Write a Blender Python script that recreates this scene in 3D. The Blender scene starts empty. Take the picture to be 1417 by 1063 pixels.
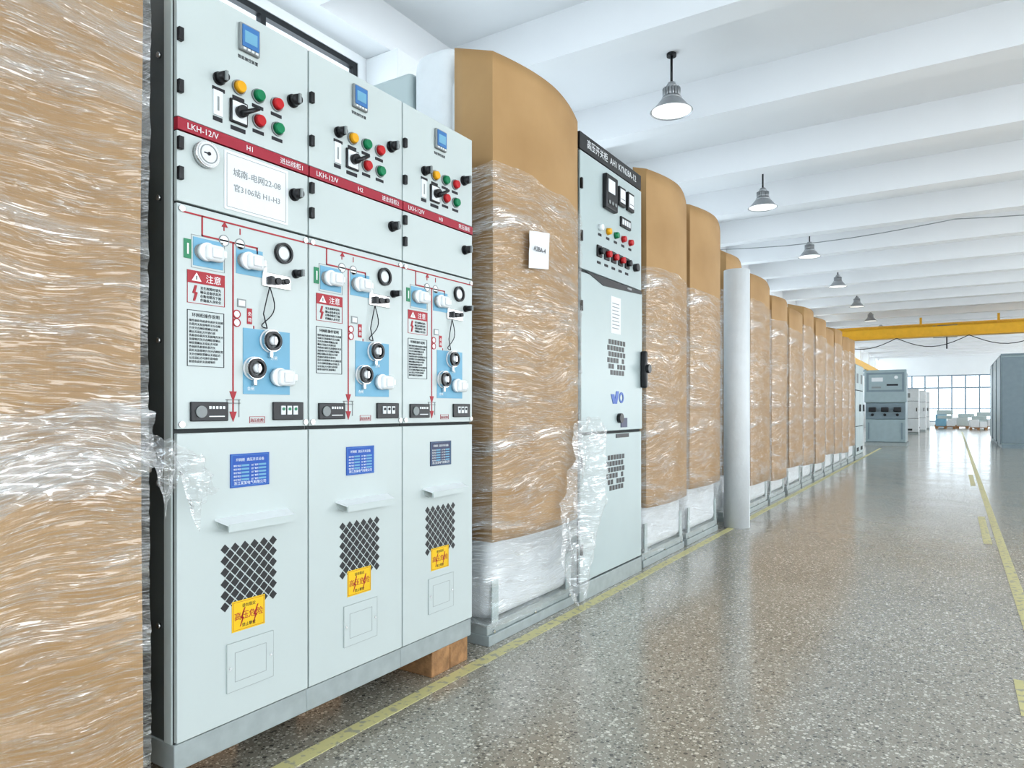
import bpy, bmesh, math, random
from mathutils import Vector, Matrix, noise
random.seed(7)
scene = bpy.context.scene
COL = scene.collection
D2R = math.radians

# ------------------------------------------------------------ materials
def new_mat(name):
    m = bpy.data.materials.new(name); m.use_nodes = True
    nt = m.node_tree
    return m, nt, nt.nodes.get('Principled BSDF')

def pmat(name, col, rough=0.5, metal=0.0, var=0.04, nscale=8.0, bump=0.0, bscale=60.0, emis=0.0, coat=0.0):
    m, nt, b = new_mat(name)
    b.inputs['Roughness'].default_value = rough
    b.inputs['Metallic'].default_value = metal
    b.inputs['Coat Weight'].default_value = coat
    tc = nt.nodes.new('ShaderNodeTexCoord')
    n = nt.nodes.new('ShaderNodeTexNoise'); n.inputs['Scale'].default_value = nscale
    n.inputs['Detail'].default_value = 4
    nt.links.new(tc.outputs['Object'], n.inputs['Vector'])
    r = nt.nodes.new('ShaderNodeValToRGB')
    c0 = [max(0, c*(1-var)) for c in col]; c1 = [min(1, c*(1+var)) for c in col]
    r.color_ramp.elements[0].position = .3; r.color_ramp.elements[1].position = .7
    r.color_ramp.elements[0].color = (*c0, 1); r.color_ramp.elements[1].color = (*c1, 1)
    nt.links.new(n.outputs['Fac'], r.inputs['Fac'])
    nt.links.new(r.outputs['Color'], b.inputs['Base Color'])
    if emis > 0:
        b.inputs['Emission Color'].default_value = (*col, 1)
        b.inputs['Emission Strength'].default_value = emis
    if bump > 0:
        n2 = nt.nodes.new('ShaderNodeTexNoise'); n2.inputs['Scale'].default_value = bscale
        nt.links.new(tc.outputs['Object'], n2.inputs['Vector'])
        bp = nt.nodes.new('ShaderNodeBump'); bp.inputs['Strength'].default_value = bump
        bp.inputs['Distance'].default_value = 0.01
        nt.links.new(n2.outputs['Fac'], bp.inputs['Height'])
        nt.links.new(bp.outputs['Normal'], b.inputs['Normal'])
    return m

M = {}
M['paint'] = pmat('powder_coat_light_grey', (.535,.590,.580), .36, var=.015, nscale=3)
M['paint2'] = pmat('powder_coat_grey_kyn', (.45,.525,.525), .33, var=.02, nscale=3)
M['base'] = pmat('plinth_grey', (.35,.39,.39), .45, var=.08, nscale=20)
M['gap'] = pmat('door_gap_dark', (.05,.055,.055), .8)
M['side'] = pmat('side_panel_dark', (.10,.115,.115), .5, var=.1)
M['black'] = pmat('black_plastic', (.014,.014,.016), .35)
M['white'] = pmat('white_plastic', (.80,.83,.84), .3)
M['red'] = pmat('red_plastic', (.50,.012,.018), .3)
M['redprint'] = pmat('red_print', (.38,.018,.03), .45)
M['redband'] = pmat('red_band', (.34,.014,.035), .45)
M['green'] = pmat('green_plastic', (.0,.20,.08), .3)
M['yellow'] = pmat('yellow_plastic', (.80,.40,.01), .3)
M['bluepanel'] = pmat('blue_panel_print', (.17,.39,.54), .45, var=.03)
M['blueplate'] = pmat('blue_nameplate', (.008,.085,.40), .35)
M['darkplate'] = pmat('dark_nameplate', (.02,.03,.09), .35)
M['lcd'] = pmat('lcd_screen', (.07,.20,.45), .15)
M['chrome'] = pmat('brushed_metal', (.65,.65,.65), .25, metal=1.0)
M['greyprint'] = pmat('grey_print', (.27,.29,.29), .6)
M['ink'] = pmat('ink', (.02,.02,.025), .6)
M['paper'] = pmat('paper', (.74,.76,.78), .6, var=.02, bump=.1, bscale=15)
M['ywarn'] = pmat('yellow_warning_sticker', (.80,.52,.02), .4)
M['foam'] = pmat('white_foam', (.70,.73,.745), .7, var=.03, bump=.3, bscale=30)
M['wood'] = pmat('pallet_wood', (.34,.19,.09), .8, var=.3, nscale=25, bump=.4, bscale=80)
M['wall'] = pmat('wall_plaster', (.80,.82,.83), .8, var=.015, nscale=1.5)
M['ceil'] = pmat('ceiling_plaster', (.80,.815,.83), .85, var=.015, nscale=1)
M['craney'] = pmat('crane_yellow', (.80,.44,.03), .45, var=.05)
M['alu'] = pmat('lamp_aluminium', (.40,.41,.42), .35, metal=.6)
M['lens'] = pmat('lamp_lens', (.9,.9,.88), .3, emis=.5)
M['frame'] = pmat('window_frame_black', (.02,.022,.025), .4)
M['framew'] = pmat('window_frame_grey', (.25,.32,.38), .4)
M['bluegrey'] = pmat('blue_grey_paint', (.34,.42,.44), .4, var=.04)
M['bluegrey2'] = pmat('blue_grey_paint_dark', (.22,.28,.31), .4, var=.04)
M['bluebox'] = pmat('blue_crate', (.22,.42,.55), .5)

def cardboard():
    m, nt, b = new_mat('corrugated_cardboard')
    tc = nt.nodes.new('ShaderNodeTexCoord')
    n = nt.nodes.new('ShaderNodeTexNoise'); n.inputs['Scale'].default_value = 2.2; n.inputs['Detail'].default_value = 6
    nt.links.new(tc.outputs['Object'], n.inputs['Vector'])
    r = nt.nodes.new('ShaderNodeValToRGB')
    r.color_ramp.elements[0].position=.3; r.color_ramp.elements[0].color=(.37,.222,.094,1)
    r.color_ramp.elements[1].position=.7; r.color_ramp.elements[1].color=(.45,.283,.130,1)
    nt.links.new(n.outputs['Fac'], r.inputs['Fac'])
    nt.links.new(r.outputs['Color'], b.inputs['Base Color'])
    b.inputs['Roughness'].default_value=.7
    w = nt.nodes.new('ShaderNodeTexWave'); w.bands_direction='Y'; w.inputs['Scale'].default_value=40
    nt.links.new(tc.outputs['Object'], w.inputs['Vector'])
    bp = nt.nodes.new('ShaderNodeBump'); bp.inputs['Strength'].default_value=.06; bp.inputs['Distance'].default_value=.002
    nt.links.new(w.outputs['Fac'], bp.inputs['Height'])
    nt.links.new(bp.outputs['Normal'], b.inputs['Normal'])
    return m
M['card'] = cardboard()

def film(name, base, haze, line, white=.35, dense=1.0, rough=.14):
    # clear stretch film: mostly transparent, with thin white stretch creases and glossy patches
    m = bpy.data.materials.new(name); m.use_nodes=True
    nt=m.node_tree; nt.nodes.clear(); N=nt.nodes; L=nt.links
    def math_(op,a,b=None,clamp=False):
        n=N.new('ShaderNodeMath'); n.operation=op; n.use_clamp=clamp
        for k,v in((0,a),(1,b)):
            if v is None: continue
            if isinstance(v,(int,float)): n.inputs[k].default_value=v
            else: L.new(v,n.inputs[k])
        return n.outputs[0]
    out=N.new('ShaderNodeOutputMaterial')
    tc=N.new('ShaderNodeTexCoord')
    warp=N.new('ShaderNodeTexNoise'); warp.inputs['Scale'].default_value=2.0; warp.inputs['Detail'].default_value=1
    L.new(tc.outputs['Object'], warp.inputs['Vector'])
    sc=N.new('ShaderNodeVectorMath'); sc.operation='SCALE'; sc.inputs['Scale'].default_value=.20
    L.new(warp.outputs['Color'], sc.inputs[0])
    add=N.new('ShaderNodeVectorMath'); add.operation='ADD'
    L.new(tc.outputs['Object'], add.inputs[0]); L.new(sc.outputs[0], add.inputs[1])
    def stretched(rot, sy, sz, det=2):
        mp=N.new('ShaderNodeMapping'); mp.inputs['Rotation'].default_value=(rot,0,0)
        mp.inputs['Scale'].default_value=(sy,sy,sz)
        L.new(add.outputs[0], mp.inputs['Vector'])
        n=N.new('ShaderNodeTexNoise'); n.inputs['Scale'].default_value=1; n.inputs['Detail'].default_value=det
        n.inputs['Roughness'].default_value=.6
        L.new(mp.outputs[0], n.inputs['Vector']); return n.outputs['Fac']
    def ridge(f,k):
        a=math_('ABSOLUTE',math_('SUBTRACT',f,.5)); return math_('SUBTRACT',1.0,math_('MULTIPLY',a,k),True)
    r1=ridge(stretched(.10,2.2,50*dense),30); r2=ridge(stretched(-.36,3.0,64*dense),32); r3=ridge(stretched(.48,2.6,44*dense),34)
    mask=N.new('ShaderNodeTexNoise'); mask.inputs['Scale'].default_value=3.2; mask.inputs['Detail'].default_value=3
    L.new(add.outputs[0], mask.inputs['Vector'])
    mk=N.new('ShaderNodeMapRange'); mk.inputs[1].default_value=.40; mk.inputs[2].default_value=.66; L.new(mask.outputs['Fac'],mk.inputs[0])
    lines=math_('MAXIMUM',math_('MULTIPLY',r1,.8),math_('MAXIMUM',math_('MULTIPLY',r2,mk.outputs[0]),math_('MULTIPLY',r3,math_('SUBTRACT',1.0,mk.outputs[0]))))
    hz=stretched(-.08,1.6,9,4)
    hr=N.new('ShaderNodeMapRange'); hr.inputs[1].default_value=.50; hr.inputs[2].default_value=.72; hr.inputs[3].default_value=base; hr.inputs[4].default_value=haze
    L.new(hz,hr.inputs[0])
    fac=math_('ADD',hr.outputs[0],math_('MULTIPLY',lines,line),True)
    height=math_('ADD',math_('MULTIPLY',lines,.40),hz)
    bp=N.new('ShaderNodeBump'); bp.inputs['Strength'].default_value=1.0; bp.inputs['Distance'].default_value=.020
    L.new(height, bp.inputs['Height'])
    gl=N.new('ShaderNodeBsdfGlossy'); gl.inputs['Roughness'].default_value=rough; gl.inputs['Color'].default_value=(1,1,1,1)
    df=N.new('ShaderNodeBsdfDiffuse'); df.inputs['Color'].default_value=(.90,.92,.93,1)
    L.new(bp.outputs[0], gl.inputs['Normal'])
    m1=N.new('ShaderNodeMixShader'); m1.inputs[0].default_value=white
    L.new(gl.outputs[0], m1.inputs[1]); L.new(df.outputs[0], m1.inputs[2])
    tr=N.new('ShaderNodeBsdfTransparent')
    m2=N.new('ShaderNodeMixShader')
    L.new(fac, m2.inputs[0]); L.new(tr.outputs[0], m2.inputs[1]); L.new(m1.outputs[0], m2.inputs[2])
    L.new(m2.outputs[0], out.inputs[0])
    return m
M['film']=film('stretch_film', .08, .44, .42, .26, 1.0, .07)
M['filmflap']=film('stretch_film_loose', .20, .60, .35, .38, .6, .09)

def glass_mat():
    m = bpy.data.materials.new('window_glass'); m.use_nodes=True
    nt=m.node_tree; nt.nodes.clear()
    out=nt.nodes.new('ShaderNodeOutputMaterial')
    t=nt.nodes.new('ShaderNodeBsdfTransparent'); g=nt.nodes.new('ShaderNodeBsdfGlossy')
    g.inputs['Roughness'].default_value=.02
    mx=nt.nodes.new('ShaderNodeMixShader'); mx.inputs[0].default_value=.06
    nt.links.new(t.outputs[0],mx.inputs[1]); nt.links.new(g.outputs[0],mx.inputs[2]); nt.links.new(mx.outputs[0],out.inputs[0])
    return m
M['glass']=glass_mat()

def terrazzo():
    m, nt, b = new_mat('polished_terrazzo'); N=nt.nodes; L=nt.links
    tc=N.new('ShaderNodeTexCoord')
    def vor(scale):
        v=N.new('ShaderNodeTexVoronoi'); v.inputs['Scale'].default_value=scale
        L.new(tc.outputs['Object'], v.inputs['Vector']); return v
    def chips(v, thr):
        sep=N.new('ShaderNodeSeparateColor'); L.new(v.outputs['Color'], sep.inputs[0])
        mul=N.new('ShaderNodeMath'); mul.operation='MULTIPLY'; mul.inputs[1].default_value=thr
        L.new(sep.outputs[0], mul.inputs[0])
        lt=N.new('ShaderNodeMath'); lt.operation='LESS_THAN'
        L.new(v.outputs['Distance'], lt.inputs[0]); L.new(mul.outputs[0], lt.inputs[1])
        cr=N.new('ShaderNodeValToRGB'); e=cr.color_ramp.elements
        e[0].position=0; e[0].color=(.84,.80,.72,1); e[1].position=1; e[1].color=(.10,.094,.082,1)
        x=e.new(.45); x.color=(.66,.62,.53,1); y=e.new(.62); y.color=(.21,.195,.17,1)
        L.new(sep.outputs[1], cr.inputs[0])
        return lt, cr
    n=N.new('ShaderNodeTexNoise'); n.inputs['Scale'].default_value=.9; n.inputs['Detail'].default_value=5
    L.new(tc.outputs['Object'], n.inputs['Vector'])
    base=N.new('ShaderNodeValToRGB')
    base.color_ramp.elements[0].position=.3; base.color_ramp.elements[0].color=(.32,.295,.243,1)
    base.color_ramp.elements[1].position=.7; base.color_ramp.elements[1].color=(.41,.385,.325,1)
    L.new(n.outputs['Fac'], base.inputs[0])
    cur=base.outputs[0]
    for s,t in ((130,.55),(66,.52)):
        v=vor(s); lt,cr=chips(v,t)
        mx=N.new('ShaderNodeMix'); mx.data_type='RGBA'
        L.new(lt.outputs[0], mx.inputs['Factor']); L.new(cur, mx.inputs[6]); L.new(cr.outputs[0], mx.inputs[7])
        cur=mx.outputs[2]
    L.new(cur, b.inputs['Base Color'])
    n2=N.new('ShaderNodeTexNoise'); n2.inputs['Scale'].default_value=2.5; n2.inputs['Detail'].default_value=5
    L.new(tc.outputs['Object'], n2.inputs['Vector'])
    rr=N.new('ShaderNodeMapRange'); rr.inputs[3].default_value=.10; rr.inputs[4].default_value=.32
    L.new(n2.outputs['Fac'], rr.inputs[0]); L.new(rr.outputs[0], b.inputs['Roughness'])
    b.inputs['Specular IOR Level'].default_value=.7
    b.inputs['Coat Weight'].default_value=.5; b.inputs['Coat IOR'].default_value=1.5
    r2=N.new('ShaderNodeMapRange'); r2.inputs[3].default_value=.06; r2.inputs[4].default_value=.22
    L.new(n2.outputs['Fac'], r2.inputs[0]); L.new(r2.outputs[0], b.inputs['Coat Roughness'])
    return m
M['floor']=terrazzo()

def worn_yellow():
    m, nt, b = new_mat('worn_yellow_floor_paint'); N=nt.nodes; L=nt.links
    tc=N.new('ShaderNodeTexCoord'); n=N.new('ShaderNodeTexNoise'); n.inputs['Scale'].default_value=30; n.inputs['Detail'].default_value=6
    L.new(tc.outputs['Object'], n.inputs['Vector'])
    r=N.new('ShaderNodeValToRGB'); r.color_ramp.elements[0].position=.38; r.color_ramp.elements[0].color=(.42,.40,.30,1)
    r.color_ramp.elements[1].position=.46; r.color_ramp.elements[1].color=(.68,.63,.32,1)
    L.new(n.outputs['Fac'], r.inputs[0]); L.new(r.outputs[0], b.inputs['Base Color']); b.inputs['Roughness'].default_value=.4
    return m
M['fyellow']=worn_yellow()

# ------------------------------------------------------------ mesh builder
class MB:
    def __init__(s): s.bm=bmesh.new(); s.mats=[]
    def mi(s,k):
        m=M[k]
        if m not in s.mats: s.mats.append(m)
        return s.mats.index(m)
    def box(s,x0,x1,y0,y1,z0,z1,mat,bev=0,seg=2):
        if x0>x1:x0,x1=x1,x0
        if y0>y1:y0,y1=y1,y0
        if z0>z1:z0,z1=z1,z0
        r=bmesh.ops.create_cube(s.bm,size=1,matrix=Matrix.Translation(((x0+x1)/2,(y0+y1)/2,(z0+z1)/2))@Matrix.Diagonal((x1-x0,y1-y0,z1-z0,1)))
        i=s.mi(mat); fs=set(f for v in r['verts'] for f in v.link_faces)
        for f in fs: f.material_index=i
        if bev>0:
            es=list(set(e for v in r['verts'] for e in v.link_edges))
            rr=bmesh.ops.bevel(s.bm,geom=es,offset=bev,segments=seg,affect='EDGES',profile=.5)
            for f in rr['faces']: f.material_index=i; f.smooth=True
    def pan(s,a,b,z0,z1,n0,n1,mat,bev=0): s.box(n0,n1,a,b,z0,z1,mat,bev)
    def cone(s,p0,p1,r0,r1,mat,seg=20,caps=True):
        p0=Vector(p0);p1=Vector(p1);d=p1-p0
        if d.length<1e-6:return
        q=d.to_track_quat('Z','Y').to_matrix().to_4x4()
        r=bmesh.ops.create_cone(s.bm,cap_ends=caps,segments=seg,radius1=r0,radius2=r1,depth=d.length,matrix=Matrix.Translation((p0+p1)/2)@q)
        i=s.mi(mat)
        for f in set(f for v in r['verts'] for f in v.link_faces):
            f.material_index=i
            if len(f.verts)==4: f.smooth=True
    def disc(s,a,z,r,n0,n1,mat,r1=None,seg=24): s.cone((n0,a,z),(n1,a,z),r,r if r1 is None else r1,mat,seg)
    def ring(s,a,z,r,w,n0,n1,mat,seg=28):
        i=s.mi(mat); vs=[]
        for k in range(seg):
            t=2*math.pi*k/seg; c,sn=math.cos(t),math.sin(t)
            vs.append([s.bm.verts.new((n,a+rr*c,z+rr*sn)) for rr,n in((r,n0),(r,n1),(r-w,n1),(r-w,n0))])
        for k in range(seg):
            A=vs[k];B=vs[(k+1)%seg]
            for j in range(3):
                f=s.bm.faces.new((A[j],B[j],B[j+1],A[j+1])); f.material_index=i
    def prism(s,pts,n0,n1,mat):
        i=s.mi(mat)
        a=[s.bm.verts.new((n0,p[0],p[1])) for p in pts]; b=[s.bm.verts.new((n1,p[0],p[1])) for p in pts]
        fs=[s.bm.faces.new(b),s.bm.faces.new(a[::-1])]
        for k in range(len(pts)):
            l=(k+1)%len(pts); fs.append(s.bm.faces.new((a[k],a[l],b[l],b[k])))
        for f in fs:f.material_index=i
    def frame(s,a,b,z0,z1,w,n0,n1,mat):
        s.pan(a,b,z0,z0+w,n0,n1,mat); s.pan(a,b,z1-w,z1,n0,n1,mat)
        s.pan(a,a+w,z0+w,z1-w,n0,n1,mat); s.pan(b-w,b,z0+w,z1-w,n0,n1,mat)
    def tube(s,pts,r,mat,seg=8):
        for p,q in zip(pts[:-1],pts[1:]): s.cone(p,q,r,r,mat,seg)
    def text(s,txt,a,z,size,n,mat,align='LEFT',sx=1.0,slope=0.0):
        cu=bpy.data.curves.new('t','FONT'); cu.body=txt; cu.size=size; cu.extrude=.0004; cu.align_x=align; cu.resolution_u=2
        ob=bpy.data.objects.new('t',cu); COL.objects.link(ob)
        bpy.context.view_layer.update()
        me=bpy.data.meshes.new_from_object(ob.evaluated_get(bpy.context.evaluated_depsgraph_get()))
        R=Matrix(((slope,0,1,n),(sx,0,0,a),(0,1,0,z),(0,0,0,1)))
        me.transform(R)
        me.materials.clear()
        i=s.mi(mat)
        for p in me.polygons:p.material_index=i
        s.bm.from_mesh(me)
        bpy.data.objects.remove(ob); bpy.data.curves.remove(cu); bpy.data.meshes.remove(me)
    def done(s,name,parent=None,loc=(0,0,0)):
        me=bpy.data.meshes.new(name); bmesh.ops.recalc_face_normals(s.bm,faces=s.bm.faces)
        s.bm.to_mesh(me); s.bm.free()
        for m in s.mats: me.materials.append(m)
        ob=bpy.data.objects.new(name,me); COL.objects.link(ob)
        ob.location=loc
        if parent: ob.parent=parent
        return ob

def empty(name,loc,rz=0):
    e=bpy.data.objects.new(name,None); COL.objects.link(e); e.location=loc; e.rotation_euler=(0,0,rz); e.empty_display_size=.2
    return e

def sheet(name,fn,nu,nv,mat,parent=None,thick=0,smooth=True,us=None,sharp=None):
    me=bpy.data.meshes.new(name)
    if us is None: us=[i/nu for i in range(nu+1)]
    nu=len(us)-1
    vs=[fn(u,j/nv) for j in range(nv+1) for u in us]
    fs=[(j*(nu+1)+i,j*(nu+1)+i+1,(j+1)*(nu+1)+i+1,(j+1)*(nu+1)+i) for j in range(nv) for i in range(nu)]
    me.from_pydata(vs,[],fs); me.materials.append(M[mat])
    for p in me.polygons:p.use_smooth=smooth
    if sharp: me.set_sharp_from_angle(angle=D2R(sharp))
    ob=bpy.data.objects.new(name,me); COL.objects.link(ob)
    if parent: ob.parent=parent
    if thick:
        md=ob.modifiers.new('s','SOLIDIFY'); md.thickness=thick; md.offset=-1
    return ob

def nz(x,y,z,s=0): return noise.noise(Vector((x+s*13.7,y-s*7.1,z+s*3.3)))

# ------------------------------------------------------------ room
XL,XR,YN,YF,ZC=-4.7,9.0,-6.0,54.0,4.84
BP=2.06
def room():
    b=MB(); b.box(XL-.3,XR+.3,YN-.3,YF+.3,-.2,0,'floor'); b.done('floor')
    b=MB(); b.box(XL-.3,XR+.3,YN-.3,YF+.3,ZC,ZC+.2,'ceil'); b.done('ceiling')
    k=-5
    b=MB()
    while True:
        y=5.72+BP*k
        if y>YF-1:break
        b.box(XL+.31,XR-.01,y,y+.28,4.41,ZC+.01,'ceil',.004)
        k+=1
    b.box(XL+.001,XL+.305,YN,YF,4.425,ZC+.01,'ceil')
    b.done('trim_ceiling_beams')
    cols=[5.2+4.12*i for i in range(-3,12)]
    for side,x0,x1 in (('left',XL-.24,XL),('right',XR,XR+.24)):
        b=MB(); zs=1.2 if side=='left' else .5
        b.box(x0,x1,YN,YF,0,zs,'wall'); b.box(x0,x1,YN,YF,4.34,ZC,'wall')
        for c in cols: b.box(x0,x1,c-.5,c+.5,zs,4.34,'wall')
        b.done('wall_'+side)
        b=MB()
        for c in cols:
            if side=='left': b.box(XL,XL+.4,c-.4,c+.4,0,4.424,'wall',.01)
            else: b.box(XR-.4,XR,c-.4,c+.4,0,4.40,'wall',.01)
        b.done('trim_columns_'+side)
        n=0
        for c0,c1 in zip(cols[:-1],cols[1:]):
            n+=1
            b=MB(); a,e=c0+.5,c1-.5; xm=(x0+x1)/2+(.08 if side=='left' else -.08)
            f=.05
            b.box(xm-.03,xm+.03,a,e,4.29,4.34,'frame'); b.box(xm-.03,xm+.03,a,e,zs,zs+f,'frame')
            b.box(xm-.03,xm+.03,a,e,4.10,4.14,'frame')
            for q in range(4):
                yy=a+(e-a-f)*q/3; b.box(xm-.03,xm+.03,yy,yy+f,zs+f,4.29,'frame')
            b.box(xm-.004,xm+.004,a+f,e-f,zs+f,4.29,'glass')
            b.done('window_%s_%d'%(side,n))
    b=MB(); wx0,wx1,wz0,wz1=-3.2,2.2,.25,3.35
    b.box(XL,XR,YF,YF+.24,wz1,ZC,'wall'); b.box(XL,XR,YF,YF+.24,0,wz0,'wall')
    b.box(XL,wx0,YF,YF+.24,wz0,wz1,'wall'); b.box(wx1,3.2,YF,YF+.24,wz0,wz1,'wall'); b.box(8.2,XR,YF,YF+.24,wz0,wz1,'wall')
    b.done('wall_far')
    for nme,a,e in(('window_far_1',wx0,wx1),('window_far_2',3.2,8.2)):
        b=MB(); y=YF+.08
        for z,t in((wz0,.08),(1.1,.06),(2.45,.10),(wz1-.08,.08)): b.box(a,e,y,y+.06,z,z+t,'framew')
        nn=7
        for q in range(nn+1):
            xx=a+(e-a-.09)*q/nn; b.box(xx,xx+.09,y-.01,y+.07,wz0,wz1,'framew')
        b.box(a,e,y+.025,y+.033,wz0+.02,wz1-.02,'glass')
        b.done(nme)
    b=MB(); b.box(XL,XR,YN-.24,YN,0,.4,'wall'); b.box(XL,XR,YN-.24,YN,4.2,ZC,'wall')
    b.box(XL,-3.9,YN-.24,YN,.4,4.2,'wall'); b.box(8.2,XR,YN-.24,YN,.4,4.2,'wall'); b.done('wall_near')
    b=MB()
    for q in range(9):
        xx=-3.9+(12.1-.06)*q/8; b.box(xx,xx+.06,YN-.15,YN-.09,.4,4.2,'frame')
    b.box(-3.9,8.2,YN-.15,YN-.09,.4,.46,'frame'); b.box(-3.9,8.2,YN-.15,YN-.09,4.14,4.2,'frame')
    b.done('window_near_1')
    b=MB(); b.box(XL,XL+.015,YN,YF,0,.12,'base'); b.done('baseboard_left')
    b=MB(); b.box(XR-.015,XR,YN,YF,0,.12,'base'); b.done('baseboard_right')
    b=MB(); b.box(-1.775,-1.715,-2,22,.0005,.002,'fyellow'); b.done('trim_floor_line_left')
    b=MB(); b.box(.295,.355,3.3,40,.0005,.002,'fyellow')
    for a,e in((3.1,3.5),(6.9,8.6),(12,14)): b.box(.205,.265,a,e,.0005,.002,'fyellow')
    b.done('trim_floor_line_right')
room()

# ------------------------------------------------------------ ring main unit cabinet
W=.463
def lamp_btn(b,s,z,col,n=.02):
    b.disc(s,z,.022,n,n+.006,'greyprint'); b.disc(s,z,.0195,n+.006,n+.02,col,.015)
    b.pan(s-.02,s+.02,z-.038,z-.028,n,n+.002,'ink')
def knob(b,s,z,r,n=.02):
    b.disc(s,z,r*1.1,n,n+.008,'black'); b.disc(s,z,r,n+.008,n+.035,'black',r*.8); b.pan(s-.004,s+.004,z-r*.8,z+r*.8,n+.035,n+.042,'greyprint')
def handle_white(b,s,z,n,sc=1):
    b.disc(s,z,.026*sc,n,n+.016,'white'); b.pan(s-.010*sc,s+.046*sc,z-.025*sc,z+.022*sc,n+.004,n+.030,'white',.010)
    b.pan(s+.002*sc,s+.034*sc,z-.016*sc,z+.013*sc,n+.030,n+.034,'paper',.003)
    b.pan(s+.042*sc,s+.056*sc,z-.012,z+.012,n+.006,n+.024,'white',.004)
def rmu(y0,idx):
    P=empty('switchgear_cabinet',(-1.8,y0,0))
    b=MB()
    b.box(-.90,-.02,.002,W-.002,.18,2.285,'side',.003)
    b.box(-.055,-.02,-.002 if idx==0 else .0005,W-.0005,.18,2.30,'paint',.001)
    b.box(-.90,-.012,.001,W-.001,2.285,2.30,'paint',.002)
    b.box(-.88,-.008,0,W,.105,.18,'base',.003)
    for z in(.5,.9,1.3,1.7,2.1):
        b.cone((-.08,.002,z),(-.08,-.006,z),.008,.008,'chrome',10); b.cone((-.6,.002,z),(-.6,-.006,z),.008,.008,'chrome',10)
    b.pan(.003,W-.003,.18,2.30,-.02,-.015,'gap')
    b.done('carcass',P)
    b=MB(); g=.0028
    b.pan(g,W-g,1.915,2.297,-.015,0,'paint',.002)
    b.pan(g,W-g,1.682,1.876,-.015,0,'paint',.002)
    b.pan(g,W-g,1.052,1.676,-.015,0,'paint',.002)
    b.pan(g,W-g,.186,1.040,-.015,0,'paint',.002)
    b.done('doors',P)
    b=MB(); n=.0
    b.pan(g,W-g,1.879,1.912,-.015,.003,'redband')
    b.text('LKH-12/V',.03,1.888,.024,.0035,'white'); b.text('H%d'%(idx+1),.235,1.888,.022,.0035,'white','CENTER')
    b.text(('进出线柜1','进出线柜2','变压器柜')[idx],.44,1.888,.021,.0035,'white','RIGHT')
    for z in(2.139,1.996,1.84,1.757): b.pan(.001,.016,z-.018,z+.018,0,.014,'black',.002)
    b.pan(.195,.265,2.18,2.262,0,.012,'greyprint',.003); b.pan(.201,.259,2.192,2.256,.012,.015,'lcd'); b.pan(.208,.252,2.205,2.24,.015,.016,'bluepanel')
    for q in range(4): b.pan(.205+q*.014,.214+q*.014,2.183,2.189,.012,.015,'white')
    b.text('智能操控装置',.23,2.158,.012,.0005,'ink','CENTER')
    z1,z2=2.066,1.990
    knob(b,.130,z1,.017,0); b.pan(.11,.15,z1-.036,z1-.026,0,.002,'ink')
    lamp_btn(b,.196,z1,'yellow',0); lamp_btn(b,.264,z1,'green',0); lamp_btn(b,.333,z1,'red',0)
    b.pan(.112,.142,z2-.032,z2+.04,0,.004,'paper'); b.text('1',.127,z2-.018,.06,.0045,'greyprint','CENTER')
    b.pan(.112,.142,z2-.048,z2-.036,0,.002,'ink')
    b.pan(.165,.225,z2-.035,z2+.035,0,.008,'black',.003); b.pan(.171,.219,z2-.029,z2+.029,.008,.010,'white')
    b.disc(.195,z2,.017,.01,.03,'black'); b.cone((.036,.185,z2-.012),(.04,.240,z2+.02),.008,.006,'black',8)
    b.pan(.17,.22,z2-.055,z2-.043,0,.002,'ink')
    lamp_btn(b,.266,z2,'red',0); lamp_btn(b,.336,z2,'green',0)
    knob(b,.395,2.10,.019,0); knob(b,.402,1.80,.018,0)
    b.done('control_panel',P)
    if idx==0:
        b=MB(); b.disc(.085,1.83,.037,0,.02,'chrome'); b.disc(.085,1.83,.032,.02,.022,'paper'); b.pan(.07,.088,1.829,1.832,.022,.024,'ink')
        b.ring(.085,1.83,.027,.003,.022,.0235,'greyprint'); b.disc(.085,1.83,.005,.022,.025,'ink'); b.done('pressure_gauge',P)
        b=MB(); b.pan(.148,.378,1.695,1.868,.0,.002,'paper'); b.frame(.156,.370,1.703,1.860,.0012,.002,.0025,'greyprint')
        b.text('城南-电网22-08',.263,1.80,.026,.0026,'greyprint','CENTER'); b.text('官3106站 H1-H3',.263,1.755,.024,.0026,'greyprint','CENTER'); b.done('paper_label',P)
    b=MB(); t=.0015; w=.0045
    def L(s0,z0,s1,z1,m='redprint',w=w): b.pan(min(s0,s1)-w/2,max(s0,s1)+w/2,min(z0,z1)-w/2,max(z0,z1)+w/2,0,t,m)
    L(.02 if idx==0 else .003,1.655,W-.004,1.655); L(.078,1.655,.078,1.60); L(.078,1.60,.262,1.60); L(.262,1.60,.262,1.578); L(.178,1.60,.178,1.10)
    for zz,ww in((1.578,.03),(1.571,.02),(1.564,.01)): L(.262-ww/2,zz,.262+ww/2,zz,w=.003)
    for s in(.148,.202): b.ring(s,1.60,.017,.003,0,.002,'greyprint'); L(s,1.63,s,1.645,w=.003); b.disc(s,1.60,.014,0,.0015,'white')
    b.prism([(.14,1.64),(.15,1.655),(.16,1.64)],0,.002,'redprint')
    for zz in(1.16,1.10): b.prism([(.178,zz-.03),(.166,zz),(.190,zz)],0,.002,'redprint')
    for zz in(1.135,1.125): L(.155,zz,.201,zz,'greyprint',.003)
    for s in(.158,.198): L(s,1.085,s,1.135,'greyprint',.003)
    for a in(.05,.188):
        b.pan(a,a+.094,1.512,1.592,0,.0015,'bluepanel'); b.disc(a+.025,1.553,.022,.0015,.004,'greyprint')
    b.frame(.044,.15,1.505,1.598,.001,0,.0012,'greyprint')
    b.pan(.022,.044,1.528,1.582,0,.002,'green'); b.pan(.031,.036,1.54,1.57,.002,.003,'white')
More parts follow.
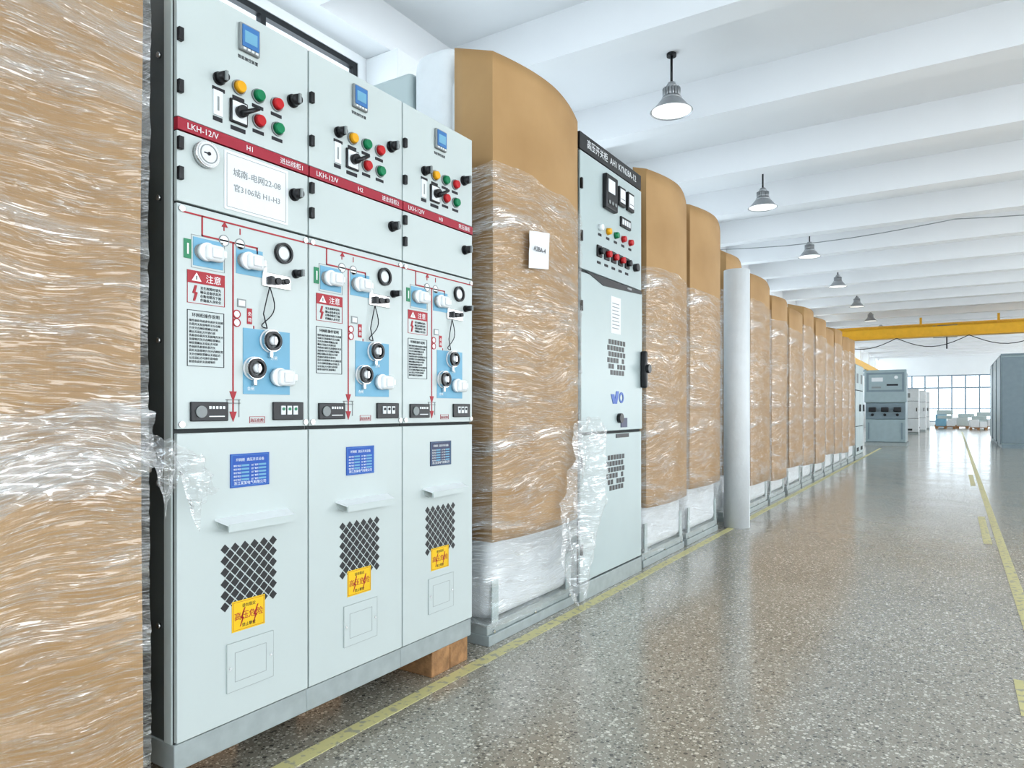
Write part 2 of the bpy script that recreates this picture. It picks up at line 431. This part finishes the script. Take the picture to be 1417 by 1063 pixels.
    b.pan(.284,.298,1.53,1.558,0,.002,'white')
    b.ring(.358,1.602,.033,.007,0,.012,'black'); b.disc(.358,1.602,.026,0,.004,'greyprint'); b.disc(.358,1.602,.020,.004,.007,'paper')
    knob(b,.408,1.545,.013,0)
    b.pan(.278,.386,1.487,1.532,0,.006,'chrome',.002); b.disc(.330,1.508,.011,.006,.02,'black'); b.disc(.362,1.512,.009,.006,.02,'black'); b.pan(.300,.312,1.495,1.52,.006,.02,'black')
    loop=[(.012,.300+.028*math.sin(q*.5)*(.4+q/14),1.487-.13*math.sin(min(1,q/12)*math.pi*.5)) for q in range(13)]
    b.tube(loop,.0018,'ink',6); b.tube([(.012,.30,1.487),(.014,.285,1.44),(.014,.275,1.40),(.012,.29,1.357)],.0018,'ink',6)
    b.pan(.192,.222,1.412,1.437,0,.002,'greyprint'); b.pan(.196,.218,1.416,1.433,.002,.003,'paper')
    b.pan(.226,.243,1.365,1.412,0,.002,'redprint'); b.text('负',.2275,1.39,.014,.0025,'white'); b.text('荷',.2275,1.372,.014,.0025,'white')
    for zz in(1.39,1.365): b.ring(.19,zz,.013,.003,0,.003,'redprint'); b.disc(.19,zz,.010,0,.002,'paper')
    L(.24,1.34,.26,1.34,w=.003); L(.25,1.33,.25,1.36,w=.003)
    b.frame(.032,.150,1.405,1.497,.0015,0,.0015,'redprint'); b.pan(.032,.150,1.462,1.497,0,.0018,'redprint')
    b.prism([(.045,1.468),(.075,1.468),(.060,1.492)],.0018,.0025,'white'); b.pan(.0585,.0615,1.472,1.483,.0025,.003,'ink')
    b.text('注意',.088,1.469,.025,.0022,'white')
    b.prism([(.05,1.412),(.056,1.412),(.064,1.436),(.057,1.438),(.062,1.456),(.055,1.456),(.048,1.434),(.055,1.432)],0,.002,'redprint')
    for q,tx in enumerate(('发生故障时请先','确认设备状态并','在断电情况下操','作确保人身安全')): b.text(tx,.072,1.447-q*.0115,.0095,.0006,'ink')
    b.frame(.032,.148,1.228,1.386,.0015,0,.0015,'ink')
    b.text('环网柜操作说明',.09,1.368,.0125,.0006,'ink','CENTER')
    base='操作前应先检查负荷开关及接地开关分合闸位置确认无误后方可进行送电停电倒闸操作严禁带负荷拉合'
    for q in range(12):
        st=(q*7)%24; b.text(base[st:st+13-(q*5)%4],.038,1.354-q*.0105,.0082,.0006,'ink')
    b.pan(.212,.385,1.153,1.352,0,.002,'bluepanel')
    for s,z in((.305,1.319),(.246,1.231)):
        b.disc(s,z,.036,.002,.008,'paper'); b.ring(s,z,.034,.005,.002,.022,'chrome'); b.ring(s,z,.030,.008,.008,.028,'black'); b.disc(s,z,.023,.008,.014,'greyprint'); b.disc(s,z,.017,.014,.03,'paper',.012)
        b.pan(s-.0035,s+.0035,z-.012,z+.012,.03,.034,'chrome')
        b.pan(s-.006,s+.006,z-.052,z-.032,.002,.016,'chrome',.002)
    b.text('分闸',.31,1.262,.013,.0025,'white'); b.text('合闸',.225,1.165,.013,.0025,'white')
    b.pan(.040,.158,1.073,1.128,0,.008,'black',.002); b.disc(.070,1.100,.017,.008,.012,'greyprint')
    for q in range(5): b.pan(.095+q*.011,.102+q*.011,1.108,1.116,.008,.009,'white')
    b.pan(.095,.145,1.085,1.088,.008,.009,'white')
    b.pan(.318,.436,1.073,1.130,0,.008,'black',.002)
    for q in range(3): b.pan(.345+q*.024,.362+q*.024,1.090,1.118,.008,.011,'paper'); b.disc(.3535+q*.024,1.108,.005,.011,.013,'green' if idx==0 else 'ink')
    b.frame(.235,.29,1.065,1.085,.0012,0,.0015,'redprint'); b.text('高压危险',.262,1.069,.012,.0006,'redprint','CENTER')
    for s in(.015,W-.015):
        for z in(1.065,1.662): b.disc(s,z,.009,0,.006,'chrome',seg=12)
    b.done('mimic_panel',P)
    b=MB(); handle_white(b,.085,1.553,.004); handle_white(b,.222,1.553,.004); handle_white(b,.335,1.208,.004,1.1)
    b.done('operating_handles',P)
    b=MB()
    b.pan(.168,.305,.874,.974,0,.003,'darkplate' if idx==2 else 'blueplate')
    b.frame(.172,.301,.878,.970,.0006,.003,.0034,'bluepanel'); b.text('环网柜  高压开关设备',.236,.952,.0105,.0032,'white','CENTER')
    for q in range(5):
        z=.937-q*.0105; b.text('额定电压',.178,z-.001,.0065,.0032,'white'); b.pan(.205,.232,z-.001,z+.0045,.003,.0034,'bluepanel'); b.text('出厂编号',.239,z-.001,.0065,.0032,'white'); b.pan(.266,.293,z-.001,z+.0045,.003,.0034,'bluepanel')
    b.text('浙江某某电气有限公司',.236,.882,.0115,.0032,'white','CENTER')
    b.prism([(.12,.788),(.377,.788),(.366,.760),(.340,.748),(.158,.748),(.131,.760)],0,.004,'paint')
    i=b.mi('white')
    pts=[(.0,.118,.790),(.0,.379,.790),(.048,.366,.776),(.048,.131,.776)]
    up=[b.bm.verts.new(p) for p in pts]; dn=[b.bm.verts.new((p[0],p[1],p[2]-.006)) for p in pts]
    f=b.bm.faces.new(up);f.material_index=i; f=b.bm.faces.new(dn[::-1]);f.material_index=i
    for q in range(4):
        f=b.bm.faces.new((up[q],dn[q],dn[(q+1)%4],up[(q+1)%4])); f.material_index=i
    b.box(.042,.049,.131,.366,.754,.776,'paint')
    c=.236; zc=.612; dx=.034; dz=.034
    for r in range(-5,6):
        for q in range(-5,6):
            if (r+q)%2==0:
                a=c+q*dx/2; z=zc+r*dz/2
                h=.0142
                b.prism([(a-h,z),(a,z-h),(a+h,z),(a,z+h)],-.001,.0012,'black')  # thin black diamonds on the door, colour standing in for shade in vent holes
    b.pan(.174,.290,.445,.536,0,.0015,'ywarn'); b.frame(.178,.286,.449,.532,.0008,.0015,.0019,'redprint')
    b.text('高压危险',.232,.480,.0255,.0016,'redprint','CENTER'); b.text('请勿靠近',.232,.514,.012,.0016,'ink','CENTER'); b.text('禁止攀登',.232,.456,.012,.0016,'ink','CENTER')
    for o in(-.028,.018):
        b.prism([(.228+o,.458),(.231+o,.458),(.243+o,.484),(.238+o,.485),(.248+o,.512),(.244+o,.512),(.231+o,.482),(.237+o,.481)],.0015,.002,'redprint')
    b.pan(.155,.32,.272,.416,0,.004,'paint',.001); b.frame(.155,.32,.272,.416,.0007,.004,.0043,'greyprint'); b.frame(.182,.293,.298,.385,.001,.004,.0045,'greyprint')
    for s in(.166,.309): b.disc(s,.343,.004,.004,.006,'chrome',seg=10)
    b.done('lower_door_fittings',P)
    b=MB()
    if idx==2:
        b.box(-.30,-.01,W-.27,W-.15,0,.105,'wood',.004); b.box(-.30,-.012,W-.145,W-.02,0,.105,'wood',.004)
    else: b.box(-.45,-.20,.12,.34,0,.105,'wood',.004)
    b.box(-.85,-.65,.05,W-.05,0,.105,'wood',.004)
    b.done('wooden_support_block',P)
for i in range(3): rmu(1.110+W*i,i)

# ------------------------------------------------------------ wrapped packages
def package(y0,w,zt,zc,filmtop,seed,xf=-1.8,side=.22,bulge=.07,fdepth=.5,depth=1.25,nu=40,nv=48,plinth='base',drop=.05,foamtop=.05,disp=.007,rise=.06,hood=None,cabtop=-.45):
    P=empty('film_wrapped_switchgear_package',(xf,y0,0))
    def path(q,off,sd):
        if q<=sd: return (-sd+q, -off, False)
        if q<=sd+w: return (0,(q-sd), True)
        return (-(q-sd-w), w+off, False)
    def us_(sd,n):
        per=sd*2+w
        return [sd*i/4/per for i in range(4)]+[(sd+w*i/n)/per for i in range(n)]+[(sd+w+sd*i/4)/per for i in range(5)]
    def surf(u,z,off,sd,rough,fr):
        x,y,front=path(u*(sd*2+w),off,sd)
        h=(z-zc)/(zt-zc)
        if front:
            t=min(1,max(0,y/w))
            # gently bowed board: bow grows toward the top, nearly flat below
            bl=bulge*(1-abs(2*t-1)**2.0)*(.62+.38*min(1,max(0,(h-.35)/.5)))
            x=bl+off+.010*nz(y*1.3,z*1.0,0,seed)*(1-abs(2*t-1)**3)
            y=y+(off if t>.5 else -off)*abs(2*t-1)**6
        y+=.010*nz(0,z*1.3,5,seed)
        if rough:
            x+=rough*abs(nz(y*fr*.5+z*4,z*fr*3,1,seed))+rough*.9*abs(nz(y*2+z*9,z*3,3,seed))
            s=(z*3.1+y*.22+seed*.37)%1.0
            x+=.006*max(0,1-s*7)
        return x,y
    def cf2(u,v):
        z=zc+(zt-zc)*v
        x,y=surf(u,z,0,side,0,0)
        if v>.8:
            per=2*side+w; t=(u*per-side)/w
            z-= max(0,t-.5)**1.6*drop*3*(v-.8)/.2
            if t<0: z+=rise*min(1,-t*w/side)*(v-.8)/.2
        return (x,y,z)
    sheet('cardboard',cf2,0,nv//2,'card',P,thick=.012,us=us_(side,nu),sharp=30)
    b=MB()
    b.box(-fdepth,-.035,.03,w-.03,.10,zt-foamtop,'foam',.06,4)
    if hood:
        b.box(-fdepth-.01,-side-.012,.0,w-.01,1.6,zt+hood,'foam',.09,5)
    b.box(-depth,-fdepth-.014,.02,w-.02,.10,zt+cabtop,'paint2',.02)
    b.done('foam_and_cabinet',P)
    b=MB(); b.box(-depth,-.02,.0,w,0,.05,plinth,.004); b.box(-depth,-.03,.0,w,.05,.10,plinth,.004)
    for s in(.05,w*.5,w-.05): b.disc(s,.06,.008,-.03,-.022,'chrome',seg=10)
    b.box(-.034,-.026,w*.04,w*.10,.10,.30,'paint2'); b.box(-.034,-.026,w*.9,w*.96,.10,.30,'paint2')
    b.done('plinth',P)
    def ff(u,v):
        z=.09+(filmtop-.09)*v
        x,y=surf(u,z,.012,fdepth+.02,disp,9)
        if z<zc:
            k=min(1,(zc-z)/.12); x-= .04*k*(1 if -.3<x else 0)
            x+=.022*nz(y*7,z*11,4,seed)*k
        edge=(1-min(1,(1-v)/.04))*(.03*nz(u*9,0,0,seed)-.10*u*.6)
        return (x,y,z+edge)
    sheet('stretch_film',ff,0,nv*2,'film',P,us=us_(fdepth+.02,nu*2),sharp=50)
    return P,surf

def left_package():
    P,_=package(-.35,1.364,2.45,.04,2.40,11,side=.35,bulge=.03,fdepth=.55,depth=.95,nu=70,nv=90,disp=.010)
    def crump(u,v):
        y=.42+u*.955
        top=1.13+.05*nz(u*4,0,2)+.02*nz(u*15,3,2)-.03*u; bot=.93-.10*math.sin(u*math.pi)+.05*nz(u*5,7,1)+.03*u
        z=bot+(top-bot)*v
        x=.040+.055*abs(nz(y*5+z*4,z*16,2,3))+.02*nz(y*20,z*24,1,4)
        return (x,y,z)
    sheet('crumpled_film_band',crump,90,34,'filmflap',P)
    def tail(u,v):
        hh=.08+.14*math.sin(u*2.2)**2*(1-.55*max(0,u-.75)/.25)
        zt=1.045-.075*u**1.5+.012*nz(u*14,0,3)
        zb=zt-hh*(.75+.5*nz(u*9,5,1))
        z=zt+(zb-zt)*v
        y=1.345+.17*u*(1-.35*v*math.sin(u*5))+.012*nz(u*5,v*6,2)
        x=.04+.035*nz(y*24,z*20,9)+.02*math.sin(u*16+v*3)
        return (x,y,z)
    sheet('loose_film_tail',tail,40,26,'filmflap',P)
    def low(u,v):
        y=1.36+.06*u*(1.2-v); z=.35*v+.012
        return (-.06+.03*nz(y*25,z*14,6),y+.01*nz(z*20,0,4),z)
    sheet('loose_film_bottom',low,10,26,'filmflap',P)
left_package()

p1,s1=package(2.66,.86,2.765,.49,2.26,2,side=.22,bulge=.066,fdepth=.50,nu=50,nv=70,drop=.03,foamtop=.03,rise=.075,hood=.13,cabtop=.05,disp=.009)
# large loose sheet hanging from the package corner to the floor
def flap(u,v):
    w=.15+.40*math.sin(min(1,v*1.02)*math.pi)**.6+.10*nz(v*7,0,0)
    if v>.82: w*=1-.25*(v-.82)/.18*(1+math.sin(u*11))
    yc=.86-.14*v+.03*math.sin(v*7)
    y=yc+(u-.5)*w+.015*nz(v*6,u*3,2)
    z=1.06-(1.0+.05*math.sin(u*9))*v+.04*nz(u*6,v*2,8)
    x=.075+.022*math.sin(u*9+2*nz(v*2,u,1)+v*2)+.030*nz(y*9+z*3,z*5,3)+.012*nz(y*26,z*22,5)
    return (x,y,max(.012,z))
sheet('loose_film_flap',flap,50,100,'filmflap',p1)
PER=2*.22+.86
def note(u,v):
    y=.21+.17*u; z=1.79+.18*v+.02*u
    x,yy=s1((.22+y)/PER,z,.034,.22,0,0)
    return (x+.005*nz(u*4,v*4,1),yy,z)
sheet('paper_note',note,8,8,'paper',p1)
xa,ya=s1((.22+.235)/PER,1.89,.042,.22,0,0); xb,yb=s1((.22+.36)/PER,1.89,.042,.22,0,0)
b=MB(); b.text('A2BA-4',ya,1.88,.032,xa,'ink','LEFT',slope=(xb-xa)/(yb-ya)); b.done('paper_note_text',p1)

package(4.56,.86,2.775,.42,2.12,3,side=.10,bulge=.065,drop=.06,rise=.03)
package(5.50,.86,2.76,.46,2.10,4,side=.10,bulge=.065,drop=.08,rise=.03)
package(6.82,.58,2.63,.46,2.30,5,xf=-1.87,side=.10,bulge=.03,nu=24)
yy=7.48; k=0
hs=[2.53,2.44,2.42,2.56,2.52,2.46,2.55,2.50,2.54]
while k<9:
    package(yy,(.90,.84,.93,.8,.9,.86,.92,.84,.9)[k],hs[k],(.30,.26,.34)[k%3],hs[k]-.25,20+k,side=.22,bulge=(.04,.06,.03)[k%3],nu=26,nv=30,drop=(.03,.08,.0)[k%3],foamtop=(.05,-.03,.02)[k%3]); yy+=1.02; k+=1

# foam roll standing upright
b=MB(); R=.116
b.cone((0,0,.0),(0,0,2.41),R,R,'foam',40)
for q in range(1,9): b.cone((0,0,2.41),(0,0,2.41+.0006*q),R*(1-q*.11),R*(1-q*.11),'paper' if q%2 else 'base',32)
b.box(R-.006,R+.004,-.012,.012,.0,2.41,'foam',.003)
o=b.done('foam_wrap_roll',None,(-1.725,6.64,0))

# ------------------------------------------------------------ metal-clad switchgear
def kyn():
    P=empty('high_voltage_switchgear',(-1.8,3.545,0)); w=.93
    b=MB(); b.box(-1.3,-.02,0.003,w-.003,.1,2.60,'paint2',.004); b.box(-1.3,0,.0,w,0,.1,'base',.004)
    b.pan(.0,w,.10,2.6,-.02,-.014,'gap'); b.done('carcass',P)
    b=MB()
    b.pan(0.006,w-.006,2.60,2.70,-.05,-.002,'black',.003); b.text('高压开关柜  AH1 KYN28A-12',w/2,2.632,.058,-.0015,'white','CENTER')
    b.pan(.006,w-.006,1.915,2.592,-.014,.0,'paint2',.004)
    b.pan(.006,w-.006,.972,1.895,-.014,.006,'paint2',.004)
    b.pan(.006,w-.006,.11,.955,-.014,.0,'paint2',.004); b.done('doors',P)
    b=MB(); n=0
    b.pan(.30,.47,2.33,2.54,0,.03,'black',.006); b.pan(.325,.42,2.43,2.51,.03,.032,'paper')
    for q in range(3): b.disc(.34+q*.045,2.37,.012,.03,.034,'greyprint',seg=12)
    for a in(.515,.655): b.pan(a,a+.10,2.40,2.52,0,.02,'black',.004); b.pan(a+.012,a+.088,2.42,2.505,.02,.022,'paper'); b.pan(a+.02,a+.08,2.44,2.443,.022,.023,'ink')
    b.pan(.56,.72,2.275,2.34,0,.012,'black',.003)
    for q in range(4): b.pan(.575+q*.035,.60+q*.035,2.29,2.325,.012,.014,'paper')
    for q,c in enumerate(['white','yellow','green','red','red']): b.disc(.26+q*.115,2.20,.022,0,.025,c,.018); b.pan(.24+q*.115,.285+q*.115,2.15,2.165,0,.002,'ink')
    for q in range(5):
        s=.25+q*.105; b.pan(s-.032,s+.032,2.02,2.09,0,.01,'black',.003); b.disc(s,2.055,.02,.01,.035,'red' if q in(1,2,3) else 'black'); b.pan(s-.025,s+.025,1.98,1.995,0,.002,'ink')
    b.disc(.80,2.05,.026,0,.03,'black')
    b.prism([(.06,1.905),(.30,1.855),(.90,1.885),(.90,1.905)],.006,.012,'black'); b.text('KYN28A',.66,1.886,.018,.0125,'white')
    b.pan(.41,.56,1.58,1.81,.006,.008,'paper')
    for q in range(8): b.pan(.43,.54-random.random()*.03,1.765-q*.022,1.770-q*.022,.008,.009,'greyprint')
    for zc in(1.42,.70):
        nn=.006 if zc>1 else 0
        for r in range(6):
            for q in range(6):
                if (r*5+q*3)%11==0: continue
                s=.36+q*.044+(r%2)*.018; z=zc-.10+r*.038
                b.pan(s,s+.033,z,z+.030,nn,nn+.0015,'black')
    b.prism([(.44,1.14),(.50,1.14),(.53,1.22),(.49,1.22),(.47,1.17),(.46,1.20),(.41,1.20)],.006,.009,'blueplate'); b.ring(.57,1.18,.035,.014,.006,.009,'blueplate')
    b.disc(.53,1.05,.03,.006,.03,'black'); b.pan(.50,.70,.925,.95,0,.004,'black')
    b.pan(.56,.66,.99,1.05,.006,.01,'darkplate')
    b.pan(.885,.925,1.25,1.50,.006,.05,'black',.012); b.disc(.905,1.38,.03,.05,.07,'black')
    for z in(1.7,2.1,2.4,.3,.8): b.pan(.003,.02,z-.03,z+.03,0,.012,'black')
    b.done('instruments',P)
kyn()

def plain(loc,rz,w,h,d,nd,name,matk='paint2'):
    P=empty(name,loc,rz); b=MB()
    b.box(-d,-.02,0.002,w-.002,.08,h,matk,.01); b.box(-d,-.01,0,w,0,.08,'base')
    b.pan(.004,w-.004,.09,h-.01,-.02,-.016,'gap')
    for q in range(nd):
        a=w*q/nd; e=w*(q+1)/nd
        b.pan(a+.01,e-.01,.10,h*.34,-.016,0,matk,.006); b.pan(a+.01,e-.01,h*.34+.015,h*.72,-.016,0,matk,.006); b.pan(a+.01,e-.01,h*.72+.015,h-.02,-.016,0,matk,.006)
        b.pan(e-.09,e-.06,h*.5,h*.5+.16,0,.03,'black',.004)
        b.pan(a+.2*(e-a),a+.6*(e-a),h*.8,h*.9,0,.004,'greyprint')
        b.pan(a+.2*(e-a),a+.7*(e-a),h*.08,h*.12,0,.004,'gap')
    b.done('cabinet_body',P); return P
plain((-1.8,16.75,0),0,1.5,2.10,1.1,2,'grey_switchgear_cabinet')

def midunit():
    P=empty('circuit_breaker_cabinet',(-2.3,23.6,0),-math.pi/2); w=1.12; b=MB()
    b.box(-1.2,-.02,.03,w-.03,.1,2.2,'bluegrey',.01); b.box(-1.2,0,0,w,0,.1,'base')
    b.pan(.0,w,1.30,2.28,-.02,.05,'bluegrey',.02); b.pan(.06,w-.06,1.62,2.20,.05,.055,'bluegrey2'); b.pan(.12,w-.12,1.68,2.14,.055,.065,'bluegrey')
    b.pan(.2,.5,1.93,2.05,.065,.07,'paper'); b.pan(.6,.9,1.8,1.85,.065,.07,'ink'); b.disc(.85,2.05,.05,.065,.08,'white'); b.pan(.2,.45,1.73,1.78,.065,.07,'greyprint')
    b.pan(.03,w-.03,.80,1.28,-.02,.01,'bluegrey2',.01)
    for q in range(3): b.pan(.12+q*.33,.32+q*.33,1.02,1.16,.01,.10,'black',.02); b.disc(.22+q*.33,.93,.04,.01,.06,'black')
    b.pan(.04,w-.04,.12,.78,-.02,.03,'bluegrey',.01)
    for s in(.12,w-.12):
        b.pan(s-.02,s+.02,.2,.7,.03,.05,'bluegrey2')
    b.done('cabinet_body',P)
midunit()
for q in range(3):
    P=empty('blue_grey_cabinet',(1.12,24.0+q*2.3,0),-math.pi/2); b=MB(); w=2.4; h=2.62; d=2.1
    b.box(-d,-.02,0,w,.1,h,'bluegrey',.01); b.box(-d,0,.02,w-.02,0,.1,'bluegrey2'); b.box(-d,0,0,w,h,h+.05,'bluegrey2',.01)
    for a in range(3):
        s0=w*a/3; b.pan(s0+.02,s0+w/3-.02,.14,h-.05,-.02,.0,'bluegrey2',.01); b.pan(s0+w/3-.12,s0+w/3-.08,1.2,1.4,0,.04,'black')
    b.box(-d+.05,-.08,-.012,0,.16,h-.06,'bluegrey',.005); b.box(-.07,-.02,-.02,0,.1,h,'bluegrey2')
    b.done('cabinet_body',P)

# ------------------------------------------------------------ lamps
for i in range(7):
    P=empty('high_bay_lamp',(-2.5,7.04+4.12*i,0)); b=MB(); T=ZC-.004
    b.cone((0,0,4.52),(0,0,T-.02),.013,.013,'black',10); b.cone((0,0,T-.03),(0,0,T),.05,.05,'black',16)
    b.cone((0,0,4.47),(0,0,4.53),.07,.04,'alu'); b.cone((0,0,4.37),(0,0,4.47),.075,.075,'alu',20)
    for q in range(18):
        t=2*math.pi*q/18; c,s=math.cos(t),math.sin(t)
        b.cone((.085*c,.085*s,4.37),(.085*c,.085*s,4.47),.009,.009,'alu',6)
    b.cone((0,0,4.35),(0,0,4.375),.11,.10,'alu',28)
    prof=[(.10,4.36),(.135,4.32),(.175,4.27),(.215,4.235),(.222,4.225)]
    for (r0,z0),(r1,z1) in zip(prof[:-1],prof[1:]): b.cone((0,0,z1),(0,0,z0),r1,r0,'alu',32,caps=False)
    b.cone((0,0,4.232),(0,0,4.236),.205,.205,'lens',32)
    b.done('lamp_body',P)
b=MB(); pts=[(-4.38+q*.55,14.25,4.395-.12*math.sin(math.pi*((q%8)/8))) for q in range(25)]
b.tube(pts,.008,'greyprint',6); b.done('power_cable')

# ------------------------------------------------------------ overhead crane
P=empty('overhead_crane',(0,26.4,0)); b=MB()
b.box(-3.9,8.4,-.18,.18,3.47,3.78,'craney',.02); b.box(-3.9,8.4,-.22,.22,3.45,3.48,'craney')
b.box(-3.9,8.4,1.4,1.62,3.80,4.02,'craney',.02)
for x in(-3.95,8.2): b.box(x,x+.3,-.7,2.3,3.50,3.80,'craney',.02)
for x in(-1.0,1.2,3.6): b.box(x,x+.07,1.3,1.37,3.78,4.25,'craney')
b.box(-3.9,8.4,-.03,.03,3.86,3.89,'craney')
for q in range(12): b.box(-3.5+q,-3.46+q,-.02,.02,3.78,3.88,'craney')
pts=[]
for q in range(61):
    x=-3.6+q*.2; ph=(q%10)/10; pts.append((x,-.26,3.44-.32*math.sin(math.pi*ph)))
b.tube(pts,.012,'black',6)
b.box(-.6,.1,.3,1.1,3.5,3.85,'bluegrey2',.02); b.cone((-.2,.7,3.1),(-.2,.7,3.5),.02,.02,'black',8)
b.done('crane_bridge',P)
b=MB()
for x0,x1 in((-4.15,-3.7),(8.1,8.55)):
    b.box((x0+x1)/2-.06,(x0+x1)/2+.06,-6,26,3.20,3.50,'craney',.01)
    for q in range(8):
        xa=XL if x0<0 else (x0+x1)/2; xb=(x0+x1)/2 if x0<0 else XR
        b.box(xa,xb,-5.5+q*4.12-.45,-5.5+q*4.12-.25,3.05,3.20,'bluegrey2')
b.done('runway_rail',P)

# ------------------------------------------------------------ distant goods
def goods(x,y,w,h,m):
    P=empty('stacked_parts_pallet',(x,y,0)); b=MB()
    for q in range(3): b.box(q*w*.42,q*w*.42+w*.14,0,1,0,.1,'wood')
    b.box(0,w,0,1,.1,.13,'wood')
    b.box(.03,w*.52,.05,.95,.13,.13+h*.7,m,.02); b.box(w*.54,w-.03,.05,.95,.13,.13+h*.5,'foam',.02); b.box(.1,w*.8,.1,.8,.13+h*.7+.001,.13+h,'paint2',.02)
    b.done('load',P)
for a in((-.9,46,1.0,.6,'bluebox'),(.1,47,1.1,.7,'paint'),(.7,44,.8,.6,'foam'),(-1.0,50,1.2,.9,'bluebox'),(1.0,47.5,1.1,.8,'paint2')): goods(*a)
for i,(x,y) in enumerate(((-2.1,35),(-1.95,39),(-1.9,43))):
    plain((x,y,0),-math.pi/2,.8,2.0,1.0,1,'white_switchgear_cabinet','foam')

# ------------------------------------------------------------ light
w=bpy.data.worlds.new('World'); scene.world=w; w.use_nodes=True
bg=w.node_tree.nodes['Background']; bg.inputs[0].default_value=(.80,.91,1,1); bg.inputs[1].default_value=3.2
def area(name,loc,rot,sx,sy,P,col=(.98,.99,1)):
    l=bpy.data.lights.new(name,'AREA'); l.shape='RECTANGLE'; l.size=sx; l.size_y=sy; l.energy=P; l.color=col
    o=bpy.data.objects.new(name,l); COL.objects.link(o); o.location=loc; o.rotation_euler=rot; return o
for i in range(7):
    area('window_daylight_right',(XR-.45,-1+i*8.2,2.5),(0,D2R(90),0),3.4,7.0,235)
area('window_daylight_near',(2.2,YN+.15,2.3),(D2R(-90),0,0),11.5,3.6,140)  # added fill lamp behind the camera, set against the near wall

scene.view_settings.view_transform='Standard'
try: scene.view_settings.look='Medium High Contrast'
except Exception as e: print(e)
scene.view_settings.exposure=-.06
# ------------------------------------------------------------ camera
cd=bpy.data.cameras.new('Camera'); cam=bpy.data.objects.new('Camera',cd); COL.objects.link(cam)
cam.location=(0,0,1.108); cam.rotation_euler=(D2R(90),0,D2R(32.5))
cd.sensor_width=36; cd.lens=960/1417*36; cd.shift_y=34.5/1417; cd.clip_start=.05; cd.clip_end=300
scene.camera=cam
